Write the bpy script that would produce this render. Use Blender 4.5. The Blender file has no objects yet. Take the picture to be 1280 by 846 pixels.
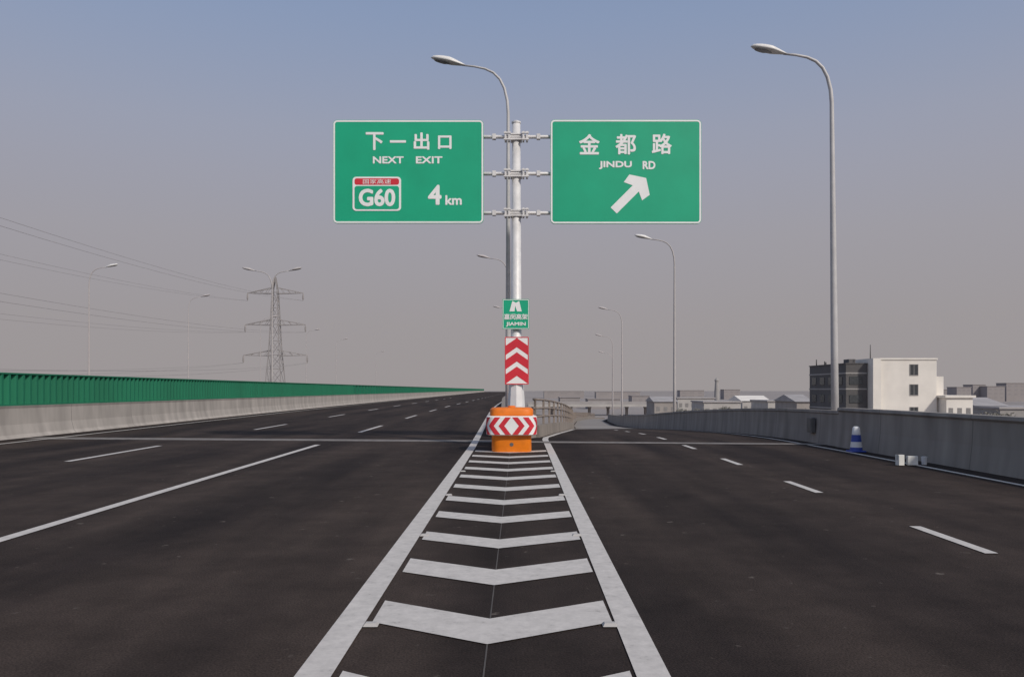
import bpy, math, random
from mathutils import Vector, Matrix
random.seed(7)
C = bpy.context.scene.collection
scn = bpy.context.scene

# ------------------------------------------------------------ materials
def new_mat(name):
    m = bpy.data.materials.new(name); m.use_nodes = True
    nt = m.node_tree
    return m, nt, nt.nodes["Principled BSDF"]

def mat(name, col, rough=0.7, metal=0.0, var=0.15, scale=3.0, bump=0.0, bscale=60.0, stretch=(1,1,1), detail=6):
    m, nt, b = new_mat(name)
    N, L = nt.nodes, nt.links
    tc = N.new("ShaderNodeTexCoord"); mp = N.new("ShaderNodeMapping")
    mp.inputs["Scale"].default_value = stretch
    L.new(tc.outputs["Object"], mp.inputs["Vector"])
    nz = N.new("ShaderNodeTexNoise"); nz.inputs["Scale"].default_value = scale; nz.inputs["Detail"].default_value = detail
    L.new(mp.outputs["Vector"], nz.inputs["Vector"])
    mr = N.new("ShaderNodeMapRange")
    mr.inputs["From Min"].default_value = 0.3; mr.inputs["From Max"].default_value = 0.7
    mr.inputs["To Min"].default_value = 1-var; mr.inputs["To Max"].default_value = 1+var
    L.new(nz.outputs["Fac"], mr.inputs["Value"])
    vm = N.new("ShaderNodeVectorMath"); vm.operation = 'SCALE'
    vm.inputs[0].default_value = col[:3]
    L.new(mr.outputs["Result"], vm.inputs["Scale"])
    L.new(vm.outputs["Vector"], b.inputs["Base Color"])
    b.inputs["Roughness"].default_value = rough
    b.inputs["Metallic"].default_value = metal
    if bump > 0:
        n2 = N.new("ShaderNodeTexNoise"); n2.inputs["Scale"].default_value = bscale; n2.inputs["Detail"].default_value = 3
        L.new(tc.outputs["Object"], n2.inputs["Vector"])
        bp = N.new("ShaderNodeBump"); bp.inputs["Strength"].default_value = bump; bp.inputs["Distance"].default_value = 0.01
        L.new(n2.outputs["Fac"], bp.inputs["Height"]); L.new(bp.outputs["Normal"], b.inputs["Normal"])
    return m

def asphalt_mat(name):
    m, nt, b = new_mat(name); N, L = nt.nodes, nt.links
    tc = N.new("ShaderNodeTexCoord")
    mp = N.new("ShaderNodeMapping"); mp.inputs["Scale"].default_value = (0.60, 0.055, 1)
    L.new(tc.outputs["Object"], mp.inputs["Vector"])
    n1 = N.new("ShaderNodeTexNoise"); n1.inputs["Scale"].default_value = 1.2; n1.inputs["Detail"].default_value = 6
    L.new(mp.outputs["Vector"], n1.inputs["Vector"])
    r1 = N.new("ShaderNodeValToRGB")
    r1.color_ramp.elements[0].position = 0.36; r1.color_ramp.elements[0].color = (0.0245, 0.0185, 0.0172, 1)
    r1.color_ramp.elements[1].position = 0.64; r1.color_ramp.elements[1].color = (0.058, 0.0432, 0.0365, 1)
    L.new(n1.outputs["Fac"], r1.inputs["Fac"])
    n2 = N.new("ShaderNodeTexNoise"); n2.inputs["Scale"].default_value = 1.1; n2.inputs["Detail"].default_value = 9; n2.inputs["Roughness"].default_value = 0.72
    L.new(tc.outputs["Object"], n2.inputs["Vector"])
    m2 = N.new("ShaderNodeMapRange"); m2.inputs["From Min"].default_value=.3; m2.inputs["From Max"].default_value=.7
    m2.inputs["To Min"].default_value=.68; m2.inputs["To Max"].default_value=1.32
    L.new(n2.outputs["Fac"], m2.inputs["Value"])
    n3 = N.new("ShaderNodeTexNoise"); n3.inputs["Scale"].default_value = 70; n3.inputs["Detail"].default_value = 3
    L.new(tc.outputs["Object"], n3.inputs["Vector"])
    m3 = N.new("ShaderNodeMapRange"); m3.inputs["From Min"].default_value=.3; m3.inputs["From Max"].default_value=.7
    m3.inputs["To Min"].default_value=.62; m3.inputs["To Max"].default_value=1.38
    L.new(n3.outputs["Fac"], m3.inputs["Value"])
    mu = N.new("ShaderNodeMath"); mu.operation='MULTIPLY'
    L.new(m2.outputs[0], mu.inputs[0]); L.new(m3.outputs[0], mu.inputs[1])
    vm = N.new("ShaderNodeVectorMath"); vm.operation='SCALE'
    L.new(r1.outputs["Color"], vm.inputs[0]); L.new(mu.outputs[0], vm.inputs["Scale"])
    vo = N.new("ShaderNodeTexNoise"); vo.inputs["Scale"].default_value = 5.5; vo.inputs["Detail"].default_value = 4
    L.new(tc.outputs["Object"], vo.inputs["Vector"])
    rs = N.new("ShaderNodeValToRGB"); rs.color_ramp.elements[0].position=.685; rs.color_ramp.elements[1].position=.75
    L.new(vo.outputs["Fac"], rs.inputs["Fac"])
    mx = N.new("ShaderNodeMix"); mx.data_type='RGBA'
    L.new(rs.outputs["Color"], mx.inputs[0]); L.new(vm.outputs["Vector"], mx.inputs[6]); mx.inputs[7].default_value=(.13,.11,.095,1)
    L.new(mx.outputs[2], b.inputs["Base Color"])
    b.inputs["Roughness"].default_value = 0.9
    b.inputs["Specular IOR Level"].default_value = 0.12
    bp = N.new("ShaderNodeBump"); bp.inputs["Strength"].default_value=.6; bp.inputs["Distance"].default_value=.008
    L.new(n3.outputs["Fac"], bp.inputs["Height"]); L.new(bp.outputs["Normal"], b.inputs["Normal"])
    return m

def paint_mat(name, col=(.65,.61,.57)):
    m, nt, b = new_mat(name); N, L = nt.nodes, nt.links
    tc = N.new("ShaderNodeTexCoord")
    n1 = N.new("ShaderNodeTexNoise"); n1.inputs["Scale"].default_value=7; n1.inputs["Detail"].default_value=9; n1.inputs["Roughness"].default_value=.78
    L.new(tc.outputs["Object"], n1.inputs["Vector"])
    r = N.new("ShaderNodeValToRGB")
    e = r.color_ramp.elements
    e[0].position=.29; e[0].color=(.17,.15,.135,1)
    e[1].position=.39; e[1].color=(col[0]*.78,col[1]*.78,col[2]*.78,1)
    e.new(.65).color=(*col,1)
    L.new(n1.outputs["Fac"], r.inputs["Fac"]); L.new(r.outputs["Color"], b.inputs["Base Color"])
    b.inputs["Roughness"].default_value=.75
    return m

def jointed_concrete(name, col, period, dark=.55, stain=.22):
    m, nt, b = new_mat(name); N, L = nt.nodes, nt.links
    tc = N.new("ShaderNodeTexCoord"); sp = N.new("ShaderNodeSeparateXYZ"); L.new(tc.outputs["Object"], sp.inputs[0])
    d = N.new("ShaderNodeMath"); d.operation='DIVIDE'; d.inputs[1].default_value=period; L.new(sp.outputs["Y"], d.inputs[0])
    f = N.new("ShaderNodeMath"); f.operation='FRACT'; L.new(d.outputs[0], f.inputs[0])
    lt = N.new("ShaderNodeMath"); lt.operation='LESS_THAN'; lt.inputs[1].default_value=.03/period*1.0; L.new(f.outputs[0], lt.inputs[0])
    mp = N.new("ShaderNodeMapping"); mp.inputs["Scale"].default_value=(1,1.2,.25); L.new(tc.outputs["Object"], mp.inputs["Vector"])
    nz = N.new("ShaderNodeTexNoise"); nz.inputs["Scale"].default_value=1.6; nz.inputs["Detail"].default_value=8; L.new(mp.outputs["Vector"], nz.inputs["Vector"])
    mr = N.new("ShaderNodeMapRange"); mr.inputs["From Min"].default_value=.3; mr.inputs["From Max"].default_value=.7
    mr.inputs["To Min"].default_value=1-stain; mr.inputs["To Max"].default_value=1+stain*.6; L.new(nz.outputs["Fac"], mr.inputs["Value"])
    vm = N.new("ShaderNodeVectorMath"); vm.operation='SCALE'; vm.inputs[0].default_value=col; L.new(mr.outputs[0], vm.inputs["Scale"])
    mx = N.new("ShaderNodeMix"); mx.data_type='RGBA'; L.new(lt.outputs[0], mx.inputs[0]); L.new(vm.outputs["Vector"], mx.inputs[6])
    mx.inputs[7].default_value=(col[0]*dark,col[1]*dark,col[2]*dark,1)
    L.new(mx.outputs[2], b.inputs["Base Color"]); b.inputs["Roughness"].default_value=.9
    return m

M = {}
M['asphalt'] = asphalt_mat("asphalt")
M['paint'] = paint_mat("worn_white_paint")
M['joint'] = mat("joint_concrete", (.20,.18,.165), .9, var=.3, scale=4)
M['seam'] = mat("pavement_seam", (.09,.08,.075), .9)
M['pale'] = mat("pale_concrete_paving", (.26,.235,.215), .9, var=.2, scale=.3)
M['parapet_l'] = jointed_concrete("parapet_concrete", (.43,.395,.36), 5.0)
M['parapet_r'] = jointed_concrete("wall_concrete", (.315,.285,.258), 4.0, .6, .28)
M['parapet_n'] = jointed_concrete("nose_concrete", (.27,.235,.205), 4.0)
M['fence'] = mat("green_fence_sheet", (.005,.165,.085), .75, var=.10, scale=.6, stretch=(1,1,.3))
M['sign_green'] = mat("green_reflective_sheet", (.003,.42,.225), .5, var=.06, scale=1.2)
M['sign_white'] = mat("white_reflective_sheet", (.92,.93,.92), .5, var=.04)
M['sign_red'] = mat("red_reflective_sheet", (.68,.03,.05), .5, var=.08)
M['steel'] = mat("galvanised_steel", (.74,.73,.72), .5, .1, var=.10, scale=5)
M['steel_dk'] = mat("dark_steel", (.16,.16,.16), .5, .3)
M['lamp'] = mat("lamp_pole_paint", (.54,.53,.53), .5, .05, var=.08)
M['lamp_head'] = mat("lamp_head_paint", (.80,.79,.76), .4, .0, var=.06)
M['lens'] = mat("lamp_glass", (.30,.31,.32), .2, var=.1)
M['lamp_h'] = mat("hazed_lamp_paint", (.47,.445,.44), .9, var=.05)  # lamp grey paled toward the sky tone to imitate haze
M['lamp_f'] = mat("far_lamp_haze_tint", (.50,.465,.46), 1.0, var=.03)  # stronger haze tint for the farthest lamps, painted into the colour
M['orange'] = mat("orange_plastic", (.92,.24,.010), .5, var=.10, scale=4)
M['orange_dk'] = mat("orange_plastic_lid", (.84,.20,.012), .55, var=.15, scale=4)
M['blue'] = mat("blue_plastic", (.04,.08,.38), .5)
M['white_pl'] = mat("white_plastic", (.80,.80,.80), .5, var=.08)
M['card'] = mat("white_cardboard", (.78,.78,.75), .8, var=.12)
M['black'] = mat("black_rubber", (.03,.03,.03), .8)
M['bld_white'] = mat("white_render", (.78,.74,.68), .9, var=.08, scale=.35)
M['bld_pale'] = mat("pale_render", (.46,.44,.42), .9, var=.10, scale=.35)  # low-row walls and viaduct: haze mixed into the colour; studs share it
M['bld_grey'] = mat("grey_render", (.115,.11,.11), .9, var=.15, scale=.3)
M['bld_mid'] = mat("pale_band_render", (.34,.325,.315), .9, var=.12, scale=.3)
M['bld_tan'] = mat("tan_render", (.35,.32,.30), .9, var=.12, scale=.3)
M['bld_haze'] = mat("hazy_render", (.315,.29,.287), .95, var=.03, scale=.1)  # far blocks: wall colour blended into the horizon haze
M['glass'] = mat("dark_window_glass", (.06,.065,.07), .2, var=.2)
M['glass_mid'] = mat("haze_paled_window_glass", (.25,.24,.235), .5, var=.2)  # low-row windows lightened in colour to suggest haze
M['glass_haze'] = mat("hazy_window_glass", (.28,.26,.26), .8, var=.1)  # window colour of the far blocks, faded by painted haze
M['roof'] = mat("roof_sheet", (.37,.35,.345), .8, var=.12, scale=.4)
M['pylon'] = mat("hazed_pylon_steel", (.32,.30,.295), .9, var=.05)  # steel grey lightened in the colour for distance haze
M['wire'] = mat("hazed_wire_aluminium", (.32,.30,.30), .9, var=.03)  # wire colour also carries the distance haze
M['bark'] = mat("tree_bark", (.18,.16,.14), .9, var=.25, scale=6)
M['leaf'] = mat("hazed_leaves_lit", (.22,.21,.18), .9, var=.3, scale=.9)  # leaf green greyed for haze; lighter copy for lit clump tops
M['leaf2'] = mat("hazed_leaves_shaded", (.18,.175,.155), .9, var=.3, scale=.9)  # darker copy, painted shade for the undersides of leaf clumps
M['ground'] = mat("dusty_ground_hazed", (.295,.265,.25), .95, var=.16, scale=.012, detail=9)  # dusty tan, raised toward the haze tone at the horizon

# ------------------------------------------------------------ mesh helpers
def mk(name, verts, faces, m, parent=None, loc=None, smooth=False, mats=None, midx=None):
    me = bpy.data.meshes.new(name)
    me.from_pydata([tuple(v) for v in verts], [], faces)
    if mats:
        for q in mats: me.materials.append(q)
        for p, i in zip(me.polygons, midx): p.material_index = i
    else:
        me.materials.append(m)
    if smooth:
        for p in me.polygons: p.use_smooth = True
    me.validate(); me.update()
    o = bpy.data.objects.new(name, me); C.objects.link(o)
    if parent: o.parent = parent
    if loc is not None: o.location = loc
    return o

def empty(name, loc, label, category, group=None):
    e = bpy.data.objects.new(name, None); e.location = loc; e.empty_display_size = .3
    C.objects.link(e); e["label"] = label; e["category"] = category
    if group: e["group"] = group
    return e

def structure(o): o["kind"] = "structure"; return o

def boxgeo(V, F, x0,x1,y0,y1,z0,z1):
    b = len(V)
    V += [(x0,y0,z0),(x1,y0,z0),(x1,y1,z0),(x0,y1,z0),(x0,y0,z1),(x1,y0,z1),(x1,y1,z1),(x0,y1,z1)]
    F += [(b,b+3,b+2,b+1),(b+4,b+5,b+6,b+7),(b,b+1,b+5,b+4),(b+1,b+2,b+6,b+5),(b+2,b+3,b+7,b+6),(b+3,b,b+4,b+7)]

def box(name, x0,x1,y0,y1,z0,z1, m, parent=None, bevel=0, loc=None):
    V,F=[],[]; boxgeo(V,F,x0,x1,y0,y1,z0,z1)
    o = mk(name,V,F,m,parent,loc)
    if bevel:
        md=o.modifiers.new("bevel",'BEVEL'); md.width=bevel; md.segments=3
    return o

def tubegeo(V, F, pts, radii, seg=12, caps=True):
    pts=[Vector(p) for p in pts]; base=len(V); n=len(pts)
    prev=None
    for i,p in enumerate(pts):
        t=(pts[min(i+1,n-1)]-pts[max(i-1,0)]).normalized()
        if prev is None:
            u=t.orthogonal().normalized()
        else:
            u=(prev-t*prev.dot(t)).normalized()
        prev=u; w=t.cross(u)
        for k in range(seg):
            a=2*math.pi*k/seg
            V.append(tuple(p+(u*math.cos(a)+w*math.sin(a))*radii[i]))
    for i in range(n-1):
        for k in range(seg):
            a=base+i*seg+k; b2=base+i*seg+(k+1)%seg
            F.append((a,b2,b2+seg,a+seg))
    if caps:
        F.append(tuple(base+k for k in range(seg))[::-1]); F.append(tuple(base+(n-1)*seg+k for k in range(seg)))

def tube(name, pts, radii, m, parent=None, seg=12):
    if not isinstance(radii,(list,tuple)): radii=[radii]*len(pts)
    V,F=[],[]; tubegeo(V,F,pts,radii,seg)
    return mk(name,V,F,m,parent,smooth=True)

def lathe(name, prof, m, parent=None, seg=40, loc=None, smooth=True, pw=2.0):
    V,F=[],[]
    for r,z in prof:
        for k in range(seg):
            a=2*math.pi*k/seg; c,s=math.cos(a),math.sin(a)
            q=(abs(c)**pw+abs(s)**pw)**(-1/pw)
            V.append((r*q*c,r*q*s,z))
    for i in range(len(prof)-1):
        for k in range(seg):
            a=i*seg+k; b=i*seg+(k+1)%seg; F.append((a,b,b+seg,a+seg))
    F.append(tuple(range(seg))[::-1]); F.append(tuple((len(prof)-1)*seg+k for k in range(seg)))
    o=mk(name,V,F,m,parent,loc)
    if smooth:
        for p in o.data.polygons:
            if len(p.vertices)==4: p.use_smooth=True
        md=o.modifiers.new("edge",'EDGE_SPLIT'); md.split_angle=math.radians(35)
    return o

def interp(tab, y):
    if y<=tab[0][0]: return tab[0][1]
    for (a,va),(b,vb) in zip(tab,tab[1:]):
        if y<=b:
            t=(y-a)/(b-a); return va+(vb-va)*t
    (a,va),(b,vb)=tab[-2],tab[-1]
    return vb+(vb-va)/(b-a)*(y-b)

def smooth_tab(tab, step=2.0, r=5.0):
    f=lambda y: sum(interp(tab,y+d) for d in (-r,-r/2,0,r/2,r))/5
    return f

# ------------------------------------------------------------ alignment of the roads
def bend(y): return .022*max(0,y-70) if y>90 else (.022*(y-50)**2/80 if y>50 else 0)
def main_left(y): return -15.5-.028*y+bend(y)
def gore_mid(y): return -.19+.0068*y
def main_right(y): return gore_mid(y) if y<=25 else -.02-.012*(y-25)+bend(y)
ramp_l_f = smooth_tab([(20,-.06),(25,.15),(27,.70),(32,1.45),(40,2.5),(50,3.6),(60,4.5),(80,5.9),(120,9.5),(170,16),(260,30)],r=2)
def ramp_left(y): return gore_mid(y) if y<=24 else ramp_l_f(y)
ramp_r_f = smooth_tab([(0,9.15),(50,9.15),(60,9.5),(80,10.6),(120,14.2),(170,21),(260,36)],r=4)
def ramp_right(y): return ramp_r_f(y)
ramp_z_f = smooth_tab([(22,0),(24,0),(30,-.08),(42,-.5),(60,-1.3),(80,-2.0),(120,-3.1),(170,-4.6),(260,-7.9)],r=3)
def ramp_z(y): return 0.0 if y<=20 else min(0,ramp_z_f(y))
def flat(y): return 0.0

def yrange(a,b,step):
    n=max(1,int(round((b-a)/step))); return [a+(b-a)*i/n for i in range(n+1)]

def strip(name, ys, xl, xr, zf, m, dz=0, thick=0):
    V,F=[],[]
    for y in ys:
        V.append((xl(y),y,zf(y)+dz)); V.append((xr(y),y,zf(y)+dz))
    n=len(ys)
    for i in range(n-1): F.append((2*i,2*i+1,2*i+3,2*i+2))
    if thick:
        b=len(V)
        for y in ys:
            V.append((xl(y),y,zf(y)+dz-thick)); V.append((xr(y),y,zf(y)+dz-thick))
        for i in range(n-1):
            F.append((b+2*i+1,b+2*i,b+2*i+2,b+2*i+3))
            F.append((2*i,2*i+2,b+2*i+2,b+2*i)); F.append((2*i+3,2*i+1,b+2*i+1,b+2*i+3))
        F.append((0,b,b+1,1))
    return mk(name,V,F,m)

structure(mk("ground",[(-4000,-800,-8),(4000,-800,-8),(4000,6000,-8),(-4000,6000,-8)],[(0,1,2,3)],M['ground']))
ysm=yrange(-14,26,4)+yrange(30,620,8)
structure(strip("road",ysm,lambda y:main_left(y)-.4,main_right,flat,M['asphalt'],0,1.4))
ysr=yrange(-14,24,4)+yrange(25,260,2.5)
structure(strip("road",ysr,lambda y:ramp_left(y),lambda y:ramp_right(y)+.4,ramp_z,M['asphalt'],0,1.2))
structure(strip("road",yrange(-14,620,30),lambda y:main_left(y)-20,lambda y:main_left(y)-1.2,flat,M['asphalt'],0,1.4))
structure(strip("pavement_seam",yrange(-10,20,5),lambda y:gore_mid(y)-.005,lambda y:gore_mid(y)+.005,flat,M['seam'],.003))
structure(mk("expansion_joint",[(-15.9,26.0,.004),(gore_mid(24)-.02,24.4,.004),(gore_mid(24)-.02,25.3,.004),(-15.9,27.0,.004)],[(0,1,2,3)],M['joint']))
structure(mk("expansion_joint",[(gore_mid(24)+.02,24.2,.004),(9.15,23.2,.004),(9.15,23.8,.004),(gore_mid(24)+.02,25.0,.004)],[(0,1,2,3)],M['joint']))
# pale concrete paving on the lower part of the ramp
structure(strip("pavement",[46,50]+yrange(52.5,230,2.5),lambda y:ramp_left(y)+.3,lambda y:min(ramp_right(y)-.6,ramp_left(y)+.8+max(0,y-46)*.42),ramp_z,M['pale'],.012))

# ------------------------------------------------------------ painted markings
def line(x, y0, y1, w, zf=flat, step=3, dz=.008):
    o=strip("road_marking",yrange(y0,y1,step),lambda y:x(y)-w/2,lambda y:x(y)+w/2,zf,M['paint'],dz)
    return structure(o)
gl=lambda y:-1.11 if y<23 else -1.11-.012*(y-23)+bend(y)
gr=lambda y:.728+.0136*y if y<22 else max(.728+.0136*y, ramp_left(y)+.42)
line(gl,-5,400,.205)
line(gr,-5,45.5,.19,ramp_z,1.5)
lane1=lambda y:-5.33-.013*y+bend(y)
lane2=lambda y:-9.4-.028*y+bend(y)
line(lane1,-6,23.2,.16)
y=30.0
while y<330: line(lane1,y,y+5.6,.16); y+=14.5
for y0 in (3,17.8,32,46.8,61.8,76.8,91.8,106.8,121.8,136.8,151.8): line(lane2,y0,y0+5,.16)
line(lambda y:-14.4-.028*y+bend(y),-6,300,.14)
lr=lambda y:4.53+.019*y
y=3.2
while y<44: line(lr,y,y+1.55,.13,ramp_z,.8); y+=4.6
line(lambda y:8.38+.011*y if y<24 else min(8.38+.011*y,ramp_right(y)-.35),-5,120,.12,ramp_z,2)
k=0; ya=3.50
while ya<20.4:
    a=ya; t=.56 if k<3 else .48
    xc=gore_mid(a); xl=-1.01+.05; xr=.728+.0136*(a+.5)-.095-.02
    rise=.48
    V=[(xl,a+rise,.008),(xc,a,.008),(xr,a+rise,.008),(xr,a+rise+t,.008),(xc,a+t,.008),(xl,a+rise+t,.008)]
    structure(mk("road_marking",V,[(0,1,4,5),(1,2,3,4)],M['paint']))
    k+=1; ya+=1.515

def stud(x,y):
    V=[(-.05,-.045,0),(.05,-.045,0),(.05,.045,0),(-.05,.045,0),(-.035,-.022,.018),(.035,-.022,.018),(.035,.022,.018),(-.035,.022,.018)]
    F=[(0,3,2,1),(4,5,6,7),(0,1,5,4),(1,2,6,5),(2,3,7,6),(3,0,4,7)]
    o=mk("road_stud",V,F,M['bld_pale'],loc=(x,y,.0085))
    o["label"]="small white reflective stud stuck beside the gore line"; o["category"]="road stud"; o["group"]="road studs along the hatched gore"
for yy in (5.42,8.75,12.1,15.6):
    stud(-.955,yy); stud(.728+.0136*yy-.14,yy)

# ------------------------------------------------------------ parapets and walls
def sweep(name, ys, xf, zf, sec, m, loc=None, parent=None):
    V,F=[],[]; n=len(sec)
    for y in ys:
        for dx,dz in sec: V.append((xf(y)+dx,y,zf(y)+dz))
    for i in range(len(ys)-1):
        for k in range(n):
            a=i*n+k; b=i*n+(k+1)%n; F.append((a,b,b+n,a+n))
    F.append(tuple(range(n))[::-1]); F.append(tuple((len(ys)-1)*n+k for k in range(n)))
    return mk(name,V,F,m,parent,loc)
secL=[(0,0),(-.10,.12),(-.18,.45),(-.20,.98),(-.17,1.07),(-.45,1.07),(-.45,-1.3),(0,-1.3)]
pl=sweep("concrete_parapet",yrange(-12,28,4)+yrange(34,600,8),main_left,flat,secL,M['parapet_l'])
pl["label"]="long pale concrete parapet carrying the green fence"; pl["category"]="concrete barrier"
secR=[(0,-1.1),(0,0),(.06,.5),(.08,.98),(.03,1.03),(.05,1.10),(.33,1.10),(.35,-1.1)]
pr=sweep("concrete_parapet",yrange(-12,22.6,3.5),ramp_right,ramp_z,secR,M['parapet_r'])
pr["label"]="grey weathered concrete wall beside the blue cone"; pr["category"]="concrete barrier"
secR2=[(0.05,-1.1),(0.05,0),(.10,.5),(.12,.90),(.09,.93),(.10,1.01),(.35,1.01),(.37,-1.1)]
pr2=sweep("concrete_parapet",yrange(22.66,258,2.5),ramp_right,ramp_z,secR2,M['parapet_r'])
pr2["label"]="lower grey concrete wall following the descending ramp"; pr2["category"]="concrete barrier"
secN=[(0,0),(.08,.3),(.10,.95),(.32,.95),(.34,.3),(.42,0),(.42,-1.1),(0,-1.1)]
secK=[(0,0),(.03,.42),(.27,.42),(.30,0),(.30,-1.1),(0,-1.1)]
p3=sweep("concrete_kerb_wall",yrange(27.6,32,1)+yrange(34,258,2.5),lambda y:ramp_left(y)-.10,ramp_z,secK,M['parapet_n'])
p3["label"]="low brownish concrete edge wall along the descending ramp"; p3["category"]="concrete barrier"
p4=sweep("concrete_parapet",yrange(27,600,10),lambda y:main_right(y)-.42,flat,secN,M['parapet_n'])
p4["label"]="concrete parapet edging the main carriageway"; p4["category"]="concrete barrier"
V,F=[],[]
arc=[]
for i in range(13):
    a=math.pi+math.pi*i/12
    arc.append((.20+.62*math.cos(a), 26.98+.7*math.sin(a)))
for (x,y2) in arc:
    cx,cy=.20,26.98
    for s,z in ((1,0),(.88,.3),(.85,.95),(.5,.95),(.5,0)):
        V.append((cx+(x-cx)*s,cy+(y2-cy)*s,z))
for i in range(12):
    for k2 in range(5):
        a=i*5+k2; b=i*5+(k2+1)%5; F.append((a,b,b+5,a+5))
F.append((0,1,2,3,4)); F.append(tuple(60+q for q in (4,3,2,1,0)))
pn=mk("concrete_parapet_nose",V,F,M['parapet_n'])
pn["label"]="rounded concrete nose where the two parapets meet"; pn["category"]="concrete barrier"

rail=empty("guard_rail",(0,0,0),"brown steel open guard rail on the ramp edge wall","guard rail")
M['rail']=mat("rail_paint",(.27,.225,.195),.7)
def rp(y,h,dx=.05): return (ramp_left(y)+dx,y,ramp_z(y)+h)
for h in (.72,1.02,1.32):
    tube("rail_bar",[rp(y,h) for y in yrange(27.3,200,2.5)],.04,M['rail'],rail,8)
for y in yrange(27.6,200,2.2)[:78]:
    x,_,z=rp(y,.40); box("rail_post",x-.04,x+.04,y-.05,y+.05,z,z+.96,M['rail'],rail)

# low viaduct crossing beyond the ramp
vd=empty("viaduct",(6,300,-8),"low pale concrete viaduct on round piers in haze","viaduct")
box("deck",0,60,-4,4,3.3,4.2,M['bld_pale'],vd)
for yy in (-4.0,3.75):
    box("deck_parapet",0,60,yy,yy+.25,4.2,5.1,M['roof'],vd)
for xx in range(2,60,7):
    lathe("pier",[(.55,0),(.55,2.5),(.9,3.3)],M['bld_haze'],vd,14,loc=(xx,0,0))

# ------------------------------------------------------------ green fence
fence=empty("noise_fence",(main_left(0)-.3,0,1.07),"green ribbed sheet-metal fence on top of the concrete parapet","fence")
fx=fence.location.x
V,F=[],[]; ys=yrange(-8,90,.1)+yrange(90.3,600,.5); n=len(ys)
for i,y in enumerate(ys):
    x=main_left(y)-.31-fx+(.075 if (i//2)%2 else -.075)
    V.append((x,y,.04)); V.append((x,y,1.04))
for i in range(n-1): F.append((2*i,2*i+2,2*i+3,2*i+1))
mk("fence_panel",V,F,M['fence'],fence)
for zz,hh in ((0.0,.05),(1.04,.05)):
    V,F=[],[]; yy=yrange(-8,600,8)
    for y in yy:
        x=main_left(y)-.31-fx
        V+=[(x+.09,y,zz),(x+.09,y,zz+hh),(x-.09,y,zz+hh),(x-.09,y,zz)]
    for i in range(len(yy)-1):
        for k2 in range(4):
            a=i*4+k2; b=i*4+(k2+1)%4; F.append((a,a+4,b+4,b))
    mk("fence_rail",V,F,M['fence'],fence)
for y in yrange(-6,290,3.0)[:99]:
    x=main_left(y)-.31-fx
    box("fence_post",x-.16,x-.085,y-.04,y+.04,.0,1.07,M['fence'],fence)

# ------------------------------------------------------------ lettering
def glyphs(name, items, m, parent, y=0.0):
    """items: (text, cx, cz, w, h, extra stroke weight in metres)"""
    V,F=[],[]
    for s,cx,cz,w,h,bold in items:
        cu=bpy.data.curves.new("t",'FONT'); cu.body=s; cu.size=1; cu.resolution_u=4
        ob=bpy.data.objects.new("t",cu); C.objects.link(ob)
        bpy.context.view_layer.update()
        dg=bpy.context.evaluated_depsgraph_get()
        me=bpy.data.meshes.new_from_object(ob.evaluated_get(dg))
        if len(me.vertices):
            xs=[v.co.x for v in me.vertices]; zs=[v.co.y for v in me.vertices]
            x0,x1,z0,z1=min(xs),max(xs),min(zs),max(zs)
            w2=w-bold*2; h2=max(.01,h-bold*2)
            sx_=w2/max(1e-4,x1-x0); sz_=h2/max(1e-4,z1-z0)
            sh=[(0,0)] if bold==0 else [(-bold,0),(bold,0),(0,bold),(0,-bold),(bold*.7,bold*.7),(-bold*.7,-bold*.7),(bold*.7,-bold*.7),(-bold*.7,bold*.7)]
            for q,(ox,oz) in enumerate(sh):
                b=len(V)
                for v in me.vertices: V.append((cx+ox+(v.co.x-(x0+x1)/2)*sx_, y-q*.0006, cz+oz+(v.co.y-(z0+z1)/2)*sz_))
                for p in me.polygons: F.append(tuple(b+i for i in p.vertices))
        bpy.data.objects.remove(ob); bpy.data.curves.remove(cu); bpy.data.meshes.remove(me)
    return mk(name,V,F,m,parent)

def rrect(x0,x1,z0,z1,r,seg=6):
    P=[]
    for cx,cz,a0 in ((x1-r,z0+r,-90),(x1-r,z1-r,0),(x0+r,z1-r,90),(x0+r,z0+r,180)):
        for i in range(seg+1):
            a=math.radians(a0+90*i/seg); P.append((cx+r*math.cos(a),cz+r*math.sin(a)))
    return P
def plate(name,x0,x1,z0,z1,r,y0,y1,m,parent):
    P=rrect(x0,x1,z0,z1,r); n=len(P)
    V=[(x,y0,z) for x,z in P]+[(x,y1,z) for x,z in P]
    F=[tuple(range(n)),tuple(range(2*n-1,n-1,-1))]+[(i,i+n,(i+1)%n+n,(i+1)%n) for i in range(n)]
    return mk(name,V,F,m,parent)
def ring(name,x0,x1,z0,z1,r,w,y,m,parent):
    A=rrect(x0,x1,z0,z1,r); B=rrect(x0+w,x1-w,z0+w,z1-w,max(.005,r-w)); n=len(A)
    V=[(x,y,z) for x,z in A]+[(x,y,z) for x,z in B]
    F=[(i,(i+1)%n,(i+1)%n+n,i+n) for i in range(n)]
    return mk(name,V,F,m,parent)

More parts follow.
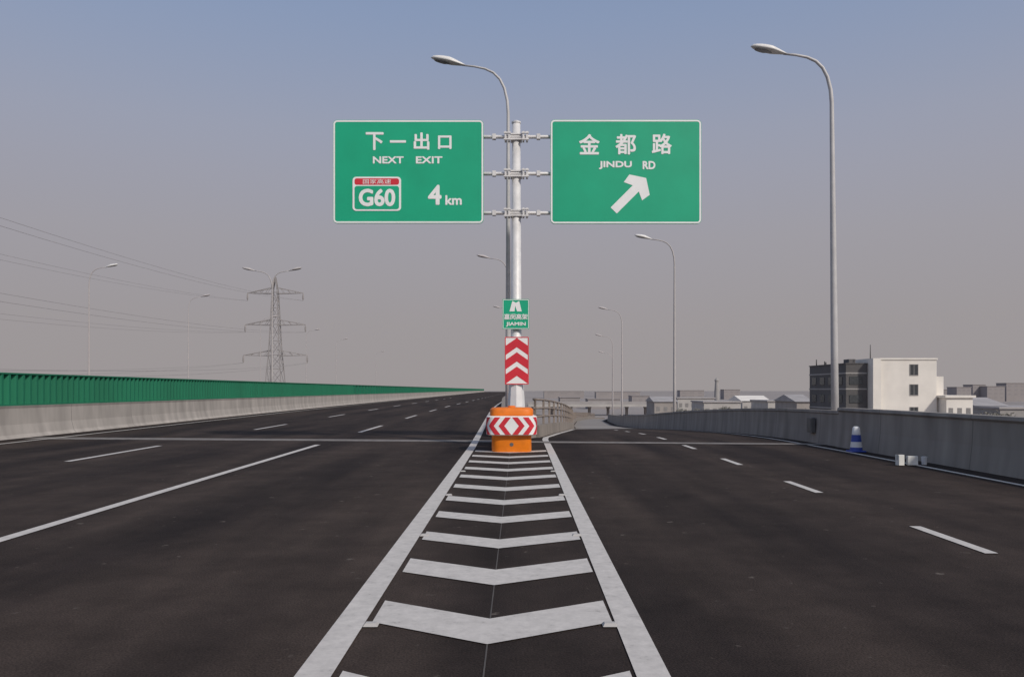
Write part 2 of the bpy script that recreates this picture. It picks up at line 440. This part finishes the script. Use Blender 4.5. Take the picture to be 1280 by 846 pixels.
# ------------------------------------------------------------ T-post with the direction signs
PX,PY=.12,22.5
sg=empty("road_sign",(PX,PY,0),"tall steel post carrying two green motorway direction signs","road sign")
U=.0223
def sx(p): return (p-640)*U-PX
def sz(p): return (487-p)*U+1.6
tube("post",[(0,0,.0),(0,0,.6),(0,0,9.08)],[.165,.16,.115],M['steel'],sg,24)
lathe("post_cap",[(.13,9.08),(.13,9.12),(.05,9.16)],M['steel'],sg,24)
lathe("post_sleeve",[(.28,.95),(.28,1.02),(.25,1.05),(.205,1.75),(.17,1.80)],M['white_pl'],sg,8,smooth=False)
box("post_footing",-.38,.38,-.38,.38,0,.95,M['parapet_l'],sg,.03)
py=-.10
for zc in (8.67,7.64,6.54):
    V,F=[],[]
    tubegeo(V,F,[(sx(440),py,zc),(sx(850),py,zc)],[.05,.05],12)
    p=mk("cross_pipe",V,F,M['steel'],sg,smooth=True)
    for s in (-1,1):
        V,F=[],[]
        for dd in (.20,.30):
            boxgeo(V,F,s*dd-.025,s*dd+.025,py-.10,py+.10,zc-.13,zc+.13)
        for a in (-.09,.09): boxgeo(V,F,s*.25-.10,s*.25+.10,py-.12,py-.06,zc+a-.02,zc+a+.02)
        mk("pipe_clamp",V,F,M['steel'],sg)
        box("pipe_collar",s*.62-.05,s*.62+.05,py-.07,py+.07,zc-.07,zc+.07,M['steel'],sg)
    for a in (-.09,.05): box("post_band",-.16,.16,-.16,.16,zc+a,zc+a+.04,M['steel'],sg)
FY=-.22
def panel(x0,x1,z0,z1):
    p=plate("sign_panel",x0,x1,z0,z1,.12,FY,FY+.04,M['sign_green'],sg)
    ring("sign_border",x0+.01,x1-.01,z0+.01,z1-.01,.11,.045,FY-.004,M['sign_white'],p)
    for i in range(4):
        zc=z0+.3+(z1-z0-.6)*i/3
        box("stiffening_rib",x0+.2,x1-.2,FY+.04,FY+.07,zc-.04,zc+.04,M['steel'],p)
    return p
pL=panel(sx(416.5),sx(604.5),sz(279.5),sz(150.5))
glyphs("sign_lettering",[("下",sx(468.5),sz(177),.50,.50,.014),("一",sx(497.5),sz(177.5),.45,.07,.010),("出",sx(527),sz(177),.44,.48,.014),("口",sx(556),sz(178.5),.38,.38,.014)],M['sign_white'],pL,FY-.005)
glyphs("sign_lettering",[("NEXT",sx(485.5),sz(200.5),.86,.20,.010),("EXIT",sx(536.5),sz(200.5),.74,.20,.010)],M['sign_white'],pL,FY-.005)
glyphs("distance_lettering",[("4",sx(543.5),sz(244),.38,.56,.020),("km",sx(567),sz(250.5),.46,.27,.012)],M['sign_white'],pL,FY-.005)
bd=plate("route_badge",sx(441),sx(501.5),sz(264),sz(221.5),.10,FY-.012,FY-.002,M['sign_white'],pL)
plate("badge_field",sx(443.5),sx(499),sz(262),sz(233),.07,FY-.016,FY-.0125,M['sign_green'],bd)
plate("badge_header",sx(443.5),sx(499),sz(231.5),sz(223.5),.06,FY-.016,FY-.0125,M['sign_red'],bd)
glyphs("badge_lettering",[("G60",sx(471.5),sz(247.5),1.02,.49,.022),("国家高速",sx(471.5),sz(227.5),.78,.13,.0)],M['sign_white'],bd,FY-.020)
pR=panel(sx(688),sx(876.5),sz(280),sz(150))
glyphs("sign_lettering",[("金",sx(736.5),sz(181),.58,.57,.014),("都",sx(782),sz(181),.58,.57,.014),("路",sx(827),sz(180.5),.56,.57,.014)],M['sign_white'],pR,FY-.005)
glyphs("sign_lettering",[("JINDU",sx(769),sz(207),.92,.23,.012),("RD",sx(811),sz(207),.36,.23,.012)],M['sign_white'],pR,FY-.005)
a0=Vector((sx(767),sz(263.5))); a1=Vector((sx(805),sz(225.5))); d=(a1-a0).normalized(); nn=Vector((-d.y,d.x))
L=(a1-a0).length
def ap(t,s): q=a0+d*t+nn*s; return (q.x,FY-.005,q.y)
V=[ap(0,.12),ap(0,-.12),ap(L-.33,-.12),ap(L-.33,.12), ap(L-.44,-.36),ap(L-.18,-.40),ap(L+.08,0),ap(L-.18,.40),ap(L-.44,.36)]
mk("sign_arrow",V,[(0,1,2,3),(2,4,5,6),(3,2,6),(3,6,7,8)],M['sign_white'],pR)
ps=plate("small_sign",sx(628),sx(661.5),sz(411.5),sz(374),.03,FY,FY+.02,M['sign_green'],sg)
ring("small_sign_border",sx(628.5),sx(661),sz(411),sz(374.5),.03,.016,FY-.004,M['sign_white'],ps)
ex,ez=sx(644.5),sz(383)
V=[(ex-.17,FY-.005,ez-.14),(ex-.03,FY-.005,ez-.14),(ex-.01,FY-.005,ez+.02),(ex+.04,FY-.005,ez-.14),(ex+.17,FY-.005,ez-.14),(ex+.10,FY-.005,ez+.15),(ex+.01,FY-.005,ez+.10),(ex-.09,FY-.005,ez+.15)]
mk("small_sign_emblem",V,[(0,1,2,6,7),(2,3,4,5,6)],M['sign_white'],ps)
glyphs("small_sign_lettering",[("嘉闵高架",sx(644.8),sz(396),.66,.16,.004),("JIAMIN",sx(644.8),sz(405.5),.55,.13,.006)],M['sign_white'],ps,FY-.005)
x0,x1,z0,z1=sx(631),sx(661),sz(480.5),sz(421)
pc=plate("chevron_board",x0,x1,z0,z1,.02,FY,FY+.02,M['sign_white'],sg)
ring("board_border",x0+.002,x1-.002,z0+.002,z1-.002,.02,.025,FY-.005,M['sign_red'],pc)
V,F=[],[]; H=z1-z0; xc=(x0+x1)/2; hw=(x1-x0)/2-.03; th=H*.195; rise=H*.16
for i in range(3):
    zb=z0+.03+i*H*.30
    b=len(V)
    V+=[(xc-hw,FY-.004,zb),(xc,FY-.004,zb+rise),(xc+hw,FY-.004,zb),(xc+hw,FY-.004,zb+th),(xc,FY-.004,min(z1-.02,zb+th+rise)),(xc-hw,FY-.004,zb+th)]
    F+=[(b,b+1,b+4,b+5),(b+1,b+2,b+3,b+4)]
mk("board_chevron",V,F,M['sign_red'],pc)
for zc in (sz(380),sz(405),sz(430),sz(470)): box("board_clamp",-.17,.17,FY+.02,.17,zc-.03,zc+.03,M['steel'],sg)

# ------------------------------------------------------------ crash barrels (rounded-square moulded units)
def barrel(x,y,s,lab):
    e=empty("crash_barrel",(x,y,.004),lab,"traffic barrel","orange crash barrels around the sign post")
    PW=5.0; Hh=1.14*(.5+.5*s)
    R=.515*s
    body=lathe("barrel_body",[(R*.97,0),(R*1.0,.03),(R*1.0,.36*Hh),(R*1.0,.39*Hh),(R*.97,.40*Hh),(R*.97,.80*Hh),(R*1.0,.82*Hh),(R*1.02,.84*Hh)],M['orange'],e,72,pw=PW)
    lathe("barrel_lid",[(R*1.05,.815*Hh),(R*1.09,.83*Hh),(R*1.09,.94*Hh),(R*1.06,.965*Hh),(R*.98,.99*Hh),(R*.35,1.0*Hh)],M['orange_dk'],e,72,pw=PW)
    z0,z1=.385*Hh,.805*Hh; RB=.655*s
    lathe("reflective_band",[(RB*.90,z0-.01),(RB,z0+.015),(RB,z1-.015),(RB*.90,z1+.01)],M['sign_white'],e,72,pw=PW)
    band=[c for c in e.children if c.name.startswith("reflective_band")][0]
    V,F=[],[]; Rr=RB+.006
    NS=1440; pts=[]
    for i in range(NS+1):
        a=-math.pi/2+2*math.pi*i/NS; c,s_=math.cos(a),math.sin(a); qd=(abs(c)**PW+abs(s_)**PW)**(-1/PW)
        pts.append((Rr*qd*c,Rr*qd*s_))
    cum=[0]
    for p0,p1 in zip(pts,pts[1:]): cum.append(cum[-1]+math.dist(p0,p1))
    T=cum[-1]
    def q(u,v):
        u=u%T
        lo,hi=0,NS
        while hi-lo>1:
            mid=(lo+hi)//2
            if cum[mid]<=u: lo=mid
            else: hi=mid
        f=(u-cum[lo])/max(1e-9,cum[hi]-cum[lo])
        X=pts[lo][0]+(pts[hi][0]-pts[lo][0])*f; Y=pts[lo][1]+(pts[hi][1]-pts[lo][1])*f
        return (X,Y,z0+.02+(z1-z0-.04)*v)
    per=.27*s; w=per*.54; lean=.17*s; nrep=int((T/2-lean)/per)
    for s2 in (-1,1):
        for i in range(nrep):
            u0=s2*(.015+i*per)
            for va,vb,da,db in ((0,.5,0,lean),(.5,1,lean,0)):
                for k2 in range(3):
                    t0,t1=k2/3,(k2+1)/3
                    v_a=va+(vb-va)*t0; v_b=va+(vb-va)*t1; dA=da+(db-da)*t0; dB=da+(db-da)*t1
                    for j in range(8):
                        h0,h1=j/8,(j+1)/8
                        b=len(V); V.extend([q(u0+s2*(dA+w*h0),v_a),q(u0+s2*(dA+w*h1),v_a),q(u0+s2*(dB+w*h1),v_b),q(u0+s2*(dB+w*h0),v_b)])
                        F.append((b,b+1,b+2,b+3) if s2>0 else (b+3,b+2,b+1,b))
    mk("band_chevron",V,F,M['sign_red'],band)
    V,F=[],[]
    tubegeo(V,F,[(0,-R*.93,.20),(0,-R*1.01,.20)],[.05,.05],12)
    mk("moulded_socket",V,F,M['steel_dk'],body)
    lathe("filler_cap",[(.10*s,Hh),(.10*s,Hh+.03),(.07*s,Hh+.04)],M['orange_dk'],e,20)
    return e
barrel(-.01,20.95,1.0,"orange plastic crash barrel with red and white chevron band")
barrel(-.12,23.75,.80,"smaller orange crash barrel behind the sign post")

# ------------------------------------------------------------ street lamps
def curve_pts(side=-1):
    P=[(0,0,0),(0,0,3),(0,0,6.5),(0,0,10.2)]
    ctl=[(0,10.2),(.03,10.6),(.12,10.98),(.26,11.26),(.46,11.46),(.72,11.58),(1.05,11.65),(1.42,11.69)]
    for a,b in ctl[1:]: P.append((side*a,0,b))
    R=[.115,.105,.085,.062]+[.058,.054,.05,.046,.042,.038,.034,.032]
    return P,R
def head_geo(side,V,F,x0=1.34,z0=11.68,L=1.06,rise=.24,up=True,wid=.19,th=.15):
    n=12; seg=16; b=len(V)
    for i in range(n+1):
        t=i/n; x=x0+L*t; zc=z0+rise*t
        w=wid*(max(.02,math.sin(math.pi*min(1,t*.86+.10))))**.55*(.45+.55*min(1,t*2.4))
        if i==n: w=.02
        h=th*(w/wid)
        for k in range(seg):
            a=2*math.pi*k/seg; zz=math.sin(a)*h
            if zz<0: zz*=.35
            V.append((side*x,math.cos(a)*w,zc+zz))
    for i in range(n):
        for k in range(seg):
            a=b+i*seg+k; c=b+i*seg+(k+1)%seg; F.append((a,c,c+seg,a+seg))
    F.append(tuple(b+k for k in range(seg))); F.append(tuple(b+n*seg+k for k in range(seg)))
def lamp(loc, mp, mh, ml, label, side=-1, double=False, height=11.69, group="street lamps along the elevated road", flange=True, seg=12, thin=1.0):
    e=empty("street_lamp",loc,label,"street lamp",group)
    s=height/11.69
    P,R=curve_pts(side); P=[(x,y,z*s) for x,y,z in P]; R=[r*thin for r in R]
    V,F=[],[]; tubegeo(V,F,P,R,seg)
    if double:
        P2=[(-x,y,z) for x,y,z in P[3:]]; tubegeo(V,F,P2,R[3:],seg)
    pole=mk("lamp_pole",V,F,mp,e,smooth=True)
    if flange:
        V,F=[],[]; boxgeo(V,F,-.2,.2,-.2,.2,0,.03); boxgeo(V,F,-.13,.13,-.13,.13,.03,.10)
        mk("pole_flange",V,F,mp,pole)
    for sd in ((side,-side) if double else (side,)):
        V,F=[],[]; head_geo(sd,V,F,z0=11.68*s); h=mk("lamp_head",V,F,mh,e,smooth=True)
        V,F=[],[]; head_geo(sd,V,F,x0=1.78,z0=11.68*s+.24*.42-.055,L=.52,rise=.115,wid=.14,th=.02); mk("lamp_lens",V,F,ml,h,smooth=True)
    return e
def copy_thing(src, loc, zrot=0):
    e=src.copy(); C.objects.link(e); e.location=loc
    done=set()
    def rec(o,par):
        for ch in list(o.children):
            if ch.name in done: continue
            c2=ch.copy(); C.objects.link(c2); c2.parent=par; done.add(c2.name); rec(ch,c2)
    rec(src,e)
    e.rotation_euler=(0,0,zrot)
    return e
rl=lamp((9.66,23.9,-.05),M['lamp'],M['lamp_head'],M['lens'],"tall grey street lamp with curved arm behind the ramp wall")
rl.rotation_euler=(0,math.radians(-.6),0)
lamp((-.12,24.9,.0),M['lamp'],M['lamp_head'],M['lens'],"grey street lamp with curved arm behind the sign post",thin=.8)
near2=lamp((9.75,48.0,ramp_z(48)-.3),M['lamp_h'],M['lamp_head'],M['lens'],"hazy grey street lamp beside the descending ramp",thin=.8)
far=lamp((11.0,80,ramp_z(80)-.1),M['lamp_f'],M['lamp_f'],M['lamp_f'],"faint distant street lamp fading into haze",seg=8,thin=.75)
copy_thing(far,(13.6,108,ramp_z(108)-.1))
copy_thing(far,(-.32,61.5,0))
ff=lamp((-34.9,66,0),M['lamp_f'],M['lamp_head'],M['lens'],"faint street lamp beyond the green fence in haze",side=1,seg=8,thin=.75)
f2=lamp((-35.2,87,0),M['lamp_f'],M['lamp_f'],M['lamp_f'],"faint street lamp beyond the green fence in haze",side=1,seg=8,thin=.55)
for (x,y) in ((-35.2,112),(-35.0,136),(-35.4,161),(-36.2,213)): copy_thing(f2,(x,y,0))
copy_thing(f2,(17.3,138,ramp_z(138)-.1),math.pi)
copy_thing(f2,(0.02,99,0),math.pi)
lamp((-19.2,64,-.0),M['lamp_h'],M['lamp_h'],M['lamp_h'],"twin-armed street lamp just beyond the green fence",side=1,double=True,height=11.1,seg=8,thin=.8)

# ------------------------------------------------------------ pylon + wires
def beam(V,F,a,b,r): tubegeo(V,F,[a,b],[r,r],4)
def pylon(x,y,z):
    e=empty("pylon",(x,y,z),"steel lattice electricity pylon with three pairs of arms","pylon")
    V,F=[],[]; lv=[(0,2.6),(5,2.15),(10,1.7),(14,1.4),(17,1.15),(20,1.0),(23.5,.85),(27,.7),(30.3,.55),(33.5,.12)]
    for (za,wa),(zb,wb) in zip(lv,lv[1:]):
        ca=[(-wa,-wa,za),(wa,-wa,za),(wa,wa,za),(-wa,wa,za)]; cb=[(-wb,-wb,zb),(wb,-wb,zb),(wb,wb,zb),(-wb,wb,zb)]
        for i in range(4):
            beam(V,F,ca[i],cb[i],.11); beam(V,F,ca[i],cb[(i+1)%4],.05); beam(V,F,ca[(i+1)%4],cb[i],.05); beam(V,F,cb[i],cb[(i+1)%4],.05)
    mk("tower",V,F,M['pylon'],e)
    for za,w in ((30.0,5.9),(23.3,6.4),(16.8,6.8)):
        V,F=[],[]
        for s in (-1,1):
            tip=(s*w,0,za+.1)
            for yy in (-.7,.7):
                beam(V,F,(s*.6,yy,za),tip,.09); beam(V,F,(s*.6,yy,za+1.2),tip,.09)
                for t in (.25,.5,.75):
                    p=Vector((s*.6,yy,za)).lerp(Vector(tip),t); q=Vector((s*.6,yy,za+1.2)).lerp(Vector(tip),t-.12); beam(V,F,p,q,.05)
        arm=mk("cross_arm",V,F,M['pylon'],e)
        for s in (-1,1):
            V,F=[],[]
            tubegeo(V,F,[(s*w,0,za+.1),(s*w,0,za-.5),(s*w,0,za-1.0),(s*w,0,za-1.5)],[.08,.2,.2,.08],6)
            mk("insulator",V,F,M['pylon'],arm)
    return e
pylon(-50.3,170,-8)
for za,w,sag in ((28.5,5.9,5.6),(21.8,6.4,4.9),(15.3,6.8,4.3)):
    for s in (-1,1):
        A=Vector((-50.3+s*w,170,-8+za)); B=Vector((-40+s*w,-100,-8+za))
        for dz in (0,.45):
            P=[]
            for i in range(41):
                t=i/40; p=A.lerp(B,t); p.z-=4*(sag+dz*1.5)*t*(1-t); P.append(p)
            o=tube("power_line",P,.016,M['wire'],None,5); o["label"]="thin grey power line sagging from the pylon"; o["category"]="power line"; o["group"]="power lines"

# ------------------------------------------------------------ cone and litter by the wall
def cone(x,y):
    e=empty("traffic_cone",(x,y,.0),"stubby white and blue banded traffic cone beside the wall","traffic cone")
    V,F=[],[]; boxgeo(V,F,-.19,.19,-.19,.19,.009,.045)
    b=mk("cone_base",V,F,M['blue'],e); md=b.modifiers.new("b",'BEVEL'); md.width=.012
    def r(z): return .155-.075*(z-.045)/.64
    zs=[.045,.13,.27,.45,.63,.66]; idx=[0,1,0,1,1]
    V,F,mi=[],[],[]; seg=28
    for z in zs:
        for k2 in range(seg):
            a=2*math.pi*k2/seg; rr=r(z) if z<.65 else .055; V.append((rr*math.cos(a),rr*math.sin(a),z))
    for i in range(5):
        for k2 in range(seg):
            a=i*seg+k2; c=i*seg+(k2+1)%seg; F.append((a,c,c+seg,a+seg)); mi.append(idx[i])
    F.append(tuple(5*seg+k2 for k2 in range(seg))); mi.append(1)
    mk("cone_body",V,F,None,e,mats=[M['blue'],M['white_pl']],midx=mi,smooth=True)
cone(8.82,20.5)
def carton(x,y,w,d,h,rot,lab):
    e=empty("cardboard_box",(x,y,.012),lab,"box","litter by the wall")
    e.rotation_euler=(0,0,rot)
    box("box_body",-w/2,w/2,-d/2,d/2,0,h,M['card'],e,.006)
    box("box_tape",-w/2-.002,w/2+.002,-.015,.015,h*.5,h+.004,M['bld_mid'],e)
carton(8.17,16.85,.13,.12,.22,.2,"small white cardboard carton on the edge line")
carton(8.45,16.9,.20,.13,.19,-.15,"white cardboard box lying by the wall")
e=empty("paint_bucket",(8.76,17.0,.012),"small white plastic bucket by the wall","bucket","litter by the wall")
lathe("bucket_body",[(.05,0),(.06,.15),(.065,.155),(.065,.17)],M['white_pl'],e,20)
tube("bucket_handle",[(.065*math.cos(a),.0,.16+.05*math.sin(a)) for a in [math.pi*i/8 for i in range(9)]],.004,M['steel_dk'],e,6)
e=empty("rubbish_bag",(8.30,17.1,.0),"small dark crumpled rubbish bag between the boxes","rubbish bag","litter by the wall")
V,F=[],[]; seg=10
for i,(r0,z) in enumerate(((.05,.012),(.08,.04),(.085,.08),(.06,.13),(.03,.15),(.04,.17))):
    for k2 in range(seg):
        a=2*math.pi*k2/seg; rr=r0*random.uniform(.8,1.2); V.append((rr*math.cos(a),rr*math.sin(a),z))
for i in range(5):
    for k2 in range(seg):
        a=i*seg+k2; c=i*seg+(k2+1)%seg; F.append((a,c,c+seg,a+seg))
F.append(tuple(50+k2 for k2 in range(seg)))
mk("bag_body",V,F,M['black'],e)
e=empty("junction_box",(9.22,24.5,.30),"dark metal junction box fixed to the wall","junction box")
box("box_case",-.12,-.0,-.20,.20,0,.45,M['steel_dk'],e,.01); box("box_door",-.132,-.122,-.16,.16,.04,.41,M['steel_dk'],e)

# ------------------------------------------------------------ buildings
def window(px0,px1,y,z0,z1,parent,m=None,fr=None):
    w=box("window",px0,px1,y-.02,y+.05,z0,z1,m or M['glass'],parent)
    V,F=[],[]; t=.08
    boxgeo(V,F,px0-t,px0,y-.07,y+.03,z0-t,z1+t); boxgeo(V,F,px1,px1+t,y-.07,y+.03,z0-t,z1+t)
    boxgeo(V,F,px0,px1,y-.07,y+.03,z1,z1+t); boxgeo(V,F,px0,px1,y-.07,y+.03,z0-t,z0)
    boxgeo(V,F,(px0+px1)/2-.03,(px0+px1)/2+.03,y-.06,y-.021,z0,z1)
    mk("window_frame",V,F,fr or M['bld_mid'],w)
ob=empty("office_building",(54,120,-8),"white flat-roofed office building with a dark grey wing","building")
box("wall",1.2,9.7,0,12,0,14.1,M['bld_white'],ob)
box("wall",9.7,11.0,.5,12,0,11.6,M['bld_white'],ob)
box("roof_parapet",1.12,9.8,-.15,12.1,14.1,14.35,M['bld_white'],ob)
box("stair_tower",-.1,1.1,-.6,6,0,14.3,M['bld_white'],ob)
for zf in (2,5.6,9.0,12.0):
    window(5.7,6.85,0,zf-.2,zf+1.35,ob)
box("wing_wall",-3.4,-.2,1.2,16.0,0,13.5,M['bld_grey'],ob)
box("wing_roof",-3.5,-.15,1.1,16.1,13.5,13.65,M['bld_grey'],ob)
for i,zf in enumerate((6.6,9.6,12.0)):
    box("floor_band",-3.46,-.2,1.14,16.06,zf,zf+.22,M['bld_mid'],ob)
for zf in (4.4,7.6,10.4):
    box("window",-2.9,-.9,1.12,1.19,zf,zf+1.2,M['glass'],ob)
    for yy in (2.5,6.0,9.5,13.0): box("window",-3.48,-3.41,yy,yy+1.8,zf,zf+1.2,M['glass'],ob)
tube("roof_mast",[(.2,1,14.3),(.2,1,16.4)],[.08,.05],M['bld_grey'],ob,6)
box("roof_tank",-2.2,-1.2,3,5,13.65,14.3,M['bld_grey'],ob)
for xx,yy,hh in ((-3.0,14,1.0),(-2.8,11,.6),(-2.6,8,.8),(-2.2,12,.5)):
    tube("roof_vent",[(xx,yy,13.65),(xx,yy,13.65+hh)],.10,M['bld_grey'],ob,8)
def lowbld(X0,X1,Y,ztop,mw,mr,label,gable=False,nwin=4,haze=False,depth=14,name="warehouse"):
    w=X1-X0; h=ztop+8
    e=empty(name,(X0,Y,-8),label,"building","low buildings beyond the ramp")
    box("wall",0,w,0,depth,0,h,mw,e)
    if gable:
        g=[(-.4,-.4,h),(w+.4,-.4,h),(w+.4,depth+.4,h),(-.4,depth+.4,h),(-.4,depth/2,h+1.5),(w+.4,depth/2,h+1.5)]
        mk("roof",g,[(0,1,5,4),(3,4,5,2),(0,4,3),(1,2,5),(0,3,2,1)],mr,e)
    else:
        box("roof",-.3,w+.3,-.3,depth+.3,h,h+.35,mr,e)
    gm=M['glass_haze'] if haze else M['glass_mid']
    for r_ in range(max(1,int(h//4))):
        for i in range(nwin):
            xa=w*(i+.25)/nwin; box("window",xa,xa+w*.5/nwin,-.04,.02,h-1.9-r_*3.4-.9,h-1.9-r_*3.4+.4,gm,e)
    return e
def bx(p,Y): return (p-640)*Y/1000
def bz(p,Y): return 1.6+(487-p)*Y/1000
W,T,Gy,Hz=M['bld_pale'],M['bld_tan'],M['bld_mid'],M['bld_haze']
for (a,b,t,Y,mw,mr,lab,g,nw) in [
  (818,846,502,240,T,M['roof'],"tan low workshop with a pitched roof",True,3),
  (847,893,498,260,W,M['roof'],"long pale warehouse in haze",False,6),
  (880,926,503,205,W,M['roof'],"low white workshop with flat roof",False,5),
  (928,962,501,230,W,M['bld_white'],"white shed with a pale pitched roof",True,4),
  (960,998,502,200,W,M['roof'],"low white flat-roofed factory block",False,5),
  (996,1016,502,170,T,M['roof'],"small tan house with a pitched roof",True,3),
  (1183,1216,497,118,M['bld_white'],M['bld_white'],"small white flat-roofed annex",False,3),
  (1220,1258,507,150,W,M['roof'],"pale low building with pitched roof",True,4),
  (1250,1335,511,142,Gy,M['roof'],"grey low flat-roofed building",False,5)]:
    lowbld(bx(a,Y),bx(b,Y),Y,bz(t,Y),mw,mr,lab,g,nw)
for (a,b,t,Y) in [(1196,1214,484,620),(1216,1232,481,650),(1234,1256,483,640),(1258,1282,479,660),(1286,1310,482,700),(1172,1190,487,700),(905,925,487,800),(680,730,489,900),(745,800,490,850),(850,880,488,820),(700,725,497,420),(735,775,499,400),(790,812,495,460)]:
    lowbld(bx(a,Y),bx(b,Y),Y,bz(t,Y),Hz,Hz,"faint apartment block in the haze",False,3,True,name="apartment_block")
e=empty("chimney",(bx(896,320),320,-8),"thin tapering chimney above low roofs","chimney")
lathe("chimney_shaft",[(1.3,0),(1.0,8),(.7,13.0)],M['bld_mid'],e,16); lathe("chimney_cap",[(.9,13.0),(.9,13.5),(.3,14.3)],M['bld_mid'],e,16)

# ------------------------------------------------------------ trees
def tree(loc,h):
    e=empty("tree",loc,"haze-paled green roadside tree below the elevated road","tree","dusty trees beyond the ramp wall")
    V,F=[],[]; tubegeo(V,F,[(0,0,0),(.1,.05,h*.25),(-.05,.1,h*.5),(.05,0,h*.85)],[.22,.17,.11,.03],8)
    tips=[]
    for i in range(9):
        a=i*2.4; z0=h*(.32+.05*i); L=h*.28*random.uniform(.7,1.1)
        t=(L*math.cos(a),L*math.sin(a),z0+L*.7); tubegeo(V,F,[(0,0,z0),(t[0]*.5,t[1]*.5,z0+L*.25),t],[.09,.06,.02],6); tips.append(t)
    mk("trunk",V,F,M['bark'],e)
    V,F,mi=[],[],[]
    cl=tips+[(0,0,h*.9),(.5,.3,h*.75),(-.6,-.2,h*.7)]
    for c in cl:
        cr=random.uniform(.9,1.5)*h/9
        for _ in range(110):
            d=Vector((random.gauss(0,1),random.gauss(0,1),random.gauss(0,.8)))*cr*.55
            p=Vector(c)+d; n=Vector((random.gauss(0,1),random.gauss(0,1),random.gauss(0,1))).normalized()
            u=n.orthogonal().normalized()*random.uniform(.12,.24); w=n.cross(u)*.8
            b=len(V); V.extend([tuple(p-u),tuple(p-w*.6),tuple(p+u),tuple(p+w*.6)]); F.append((b,b+1,b+2,b+3)); mi.append(0 if d.z>0 else 1)  # lower half of each clump takes the painted-shade leaves
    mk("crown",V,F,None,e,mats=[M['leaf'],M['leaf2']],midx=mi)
    return e
t1=tree((bx(1268,150),150,-8),5.8); t2=tree((bx(905,190),190,-8),5.6)
for i,(p,Y) in enumerate([(850,190),(872,188),(945,180),(1005,165),(1230,160),(1245,130)]):
    c=copy_thing(t1 if i%2 else t2,(bx(p,Y),Y,-8),i*1.1); s=random.uniform(.85,1.05); c.scale=(s*1.2,s*1.2,s)

# ------------------------------------------------------------ world, sun, camera
w=bpy.data.worlds.new("World"); scn.world=w; w.use_nodes=True
N,L=w.node_tree.nodes,w.node_tree.links
bg=N["Background"]; bg.inputs["Strength"].default_value=.1
sky=N.new("ShaderNodeTexSky"); sky.sky_type='NISHITA'; sky.sun_disc=False
sky.sun_elevation=math.radians(38); sky.sun_rotation=math.radians(140)
sky.air_density=1.3; sky.dust_density=4.0; sky.altitude=20
tc=N.new("ShaderNodeTexCoord"); sp=N.new("ShaderNodeSeparateXYZ"); L.new(tc.outputs["Generated"],sp.inputs[0])
rp_=N.new("ShaderNodeValToRGB"); r=rp_.color_ramp
r.elements[0].position=0.0; r.elements[0].color=(.332,.305,.305,1)
r.elements[1].position=.60; r.elements[1].color=(.20,.30,.52,1)
for p,c in ((.08,(.338,.314,.322)),(.18,(.343,.332,.366)),(.30,(.325,.345,.435)),(.42,(.272,.338,.500))):
    r.elements.new(p).color=(*c,1)
L.new(sp.outputs["Z"],rp_.inputs["Fac"])
sc=N.new("ShaderNodeVectorMath"); sc.operation='SCALE'; sc.inputs["Scale"].default_value=10
L.new(rp_.outputs["Color"],sc.inputs[0])
mf=N.new("ShaderNodeMapRange"); mf.inputs["From Min"].default_value=.25; mf.inputs["From Max"].default_value=.9
mf.inputs["To Min"].default_value=.0; mf.inputs["To Max"].default_value=.8
L.new(sp.outputs["Z"],mf.inputs["Value"])
mx=N.new("ShaderNodeMix"); mx.data_type='RGBA'
L.new(mf.outputs[0],mx.inputs[0]); L.new(sc.outputs["Vector"],mx.inputs[6]); L.new(sky.outputs["Color"],mx.inputs[7])
L.new(mx.outputs[2],bg.inputs["Color"])

sd=bpy.data.lights.new("sun",'SUN'); sd.energy=2.2; sd.angle=math.radians(4); sd.color=(1,.93,.84)
so=bpy.data.objects.new("sun",sd); C.objects.link(so); so.location=(20,-20,40)
el=math.radians(38); az=math.radians(140)
pos=Vector((math.sin(az)*math.cos(el),math.cos(az)*math.cos(el),math.sin(el)))
so.rotation_euler=(-pos).to_track_quat('-Z','Y').to_euler()

cd=bpy.data.cameras.new("camera"); cam=bpy.data.objects.new("camera",cd); C.objects.link(cam)
cam.location=(0,0,1.6); cam.rotation_euler=(math.radians(90),0,0)
cd.sensor_width=36; cd.lens=28.125; cd.shift_y=.05; cd.clip_end=9000; cd.clip_start=.05
scn.camera=cam
scn.view_settings.view_transform='Standard'; scn.view_settings.look='None'; scn.view_settings.exposure=0
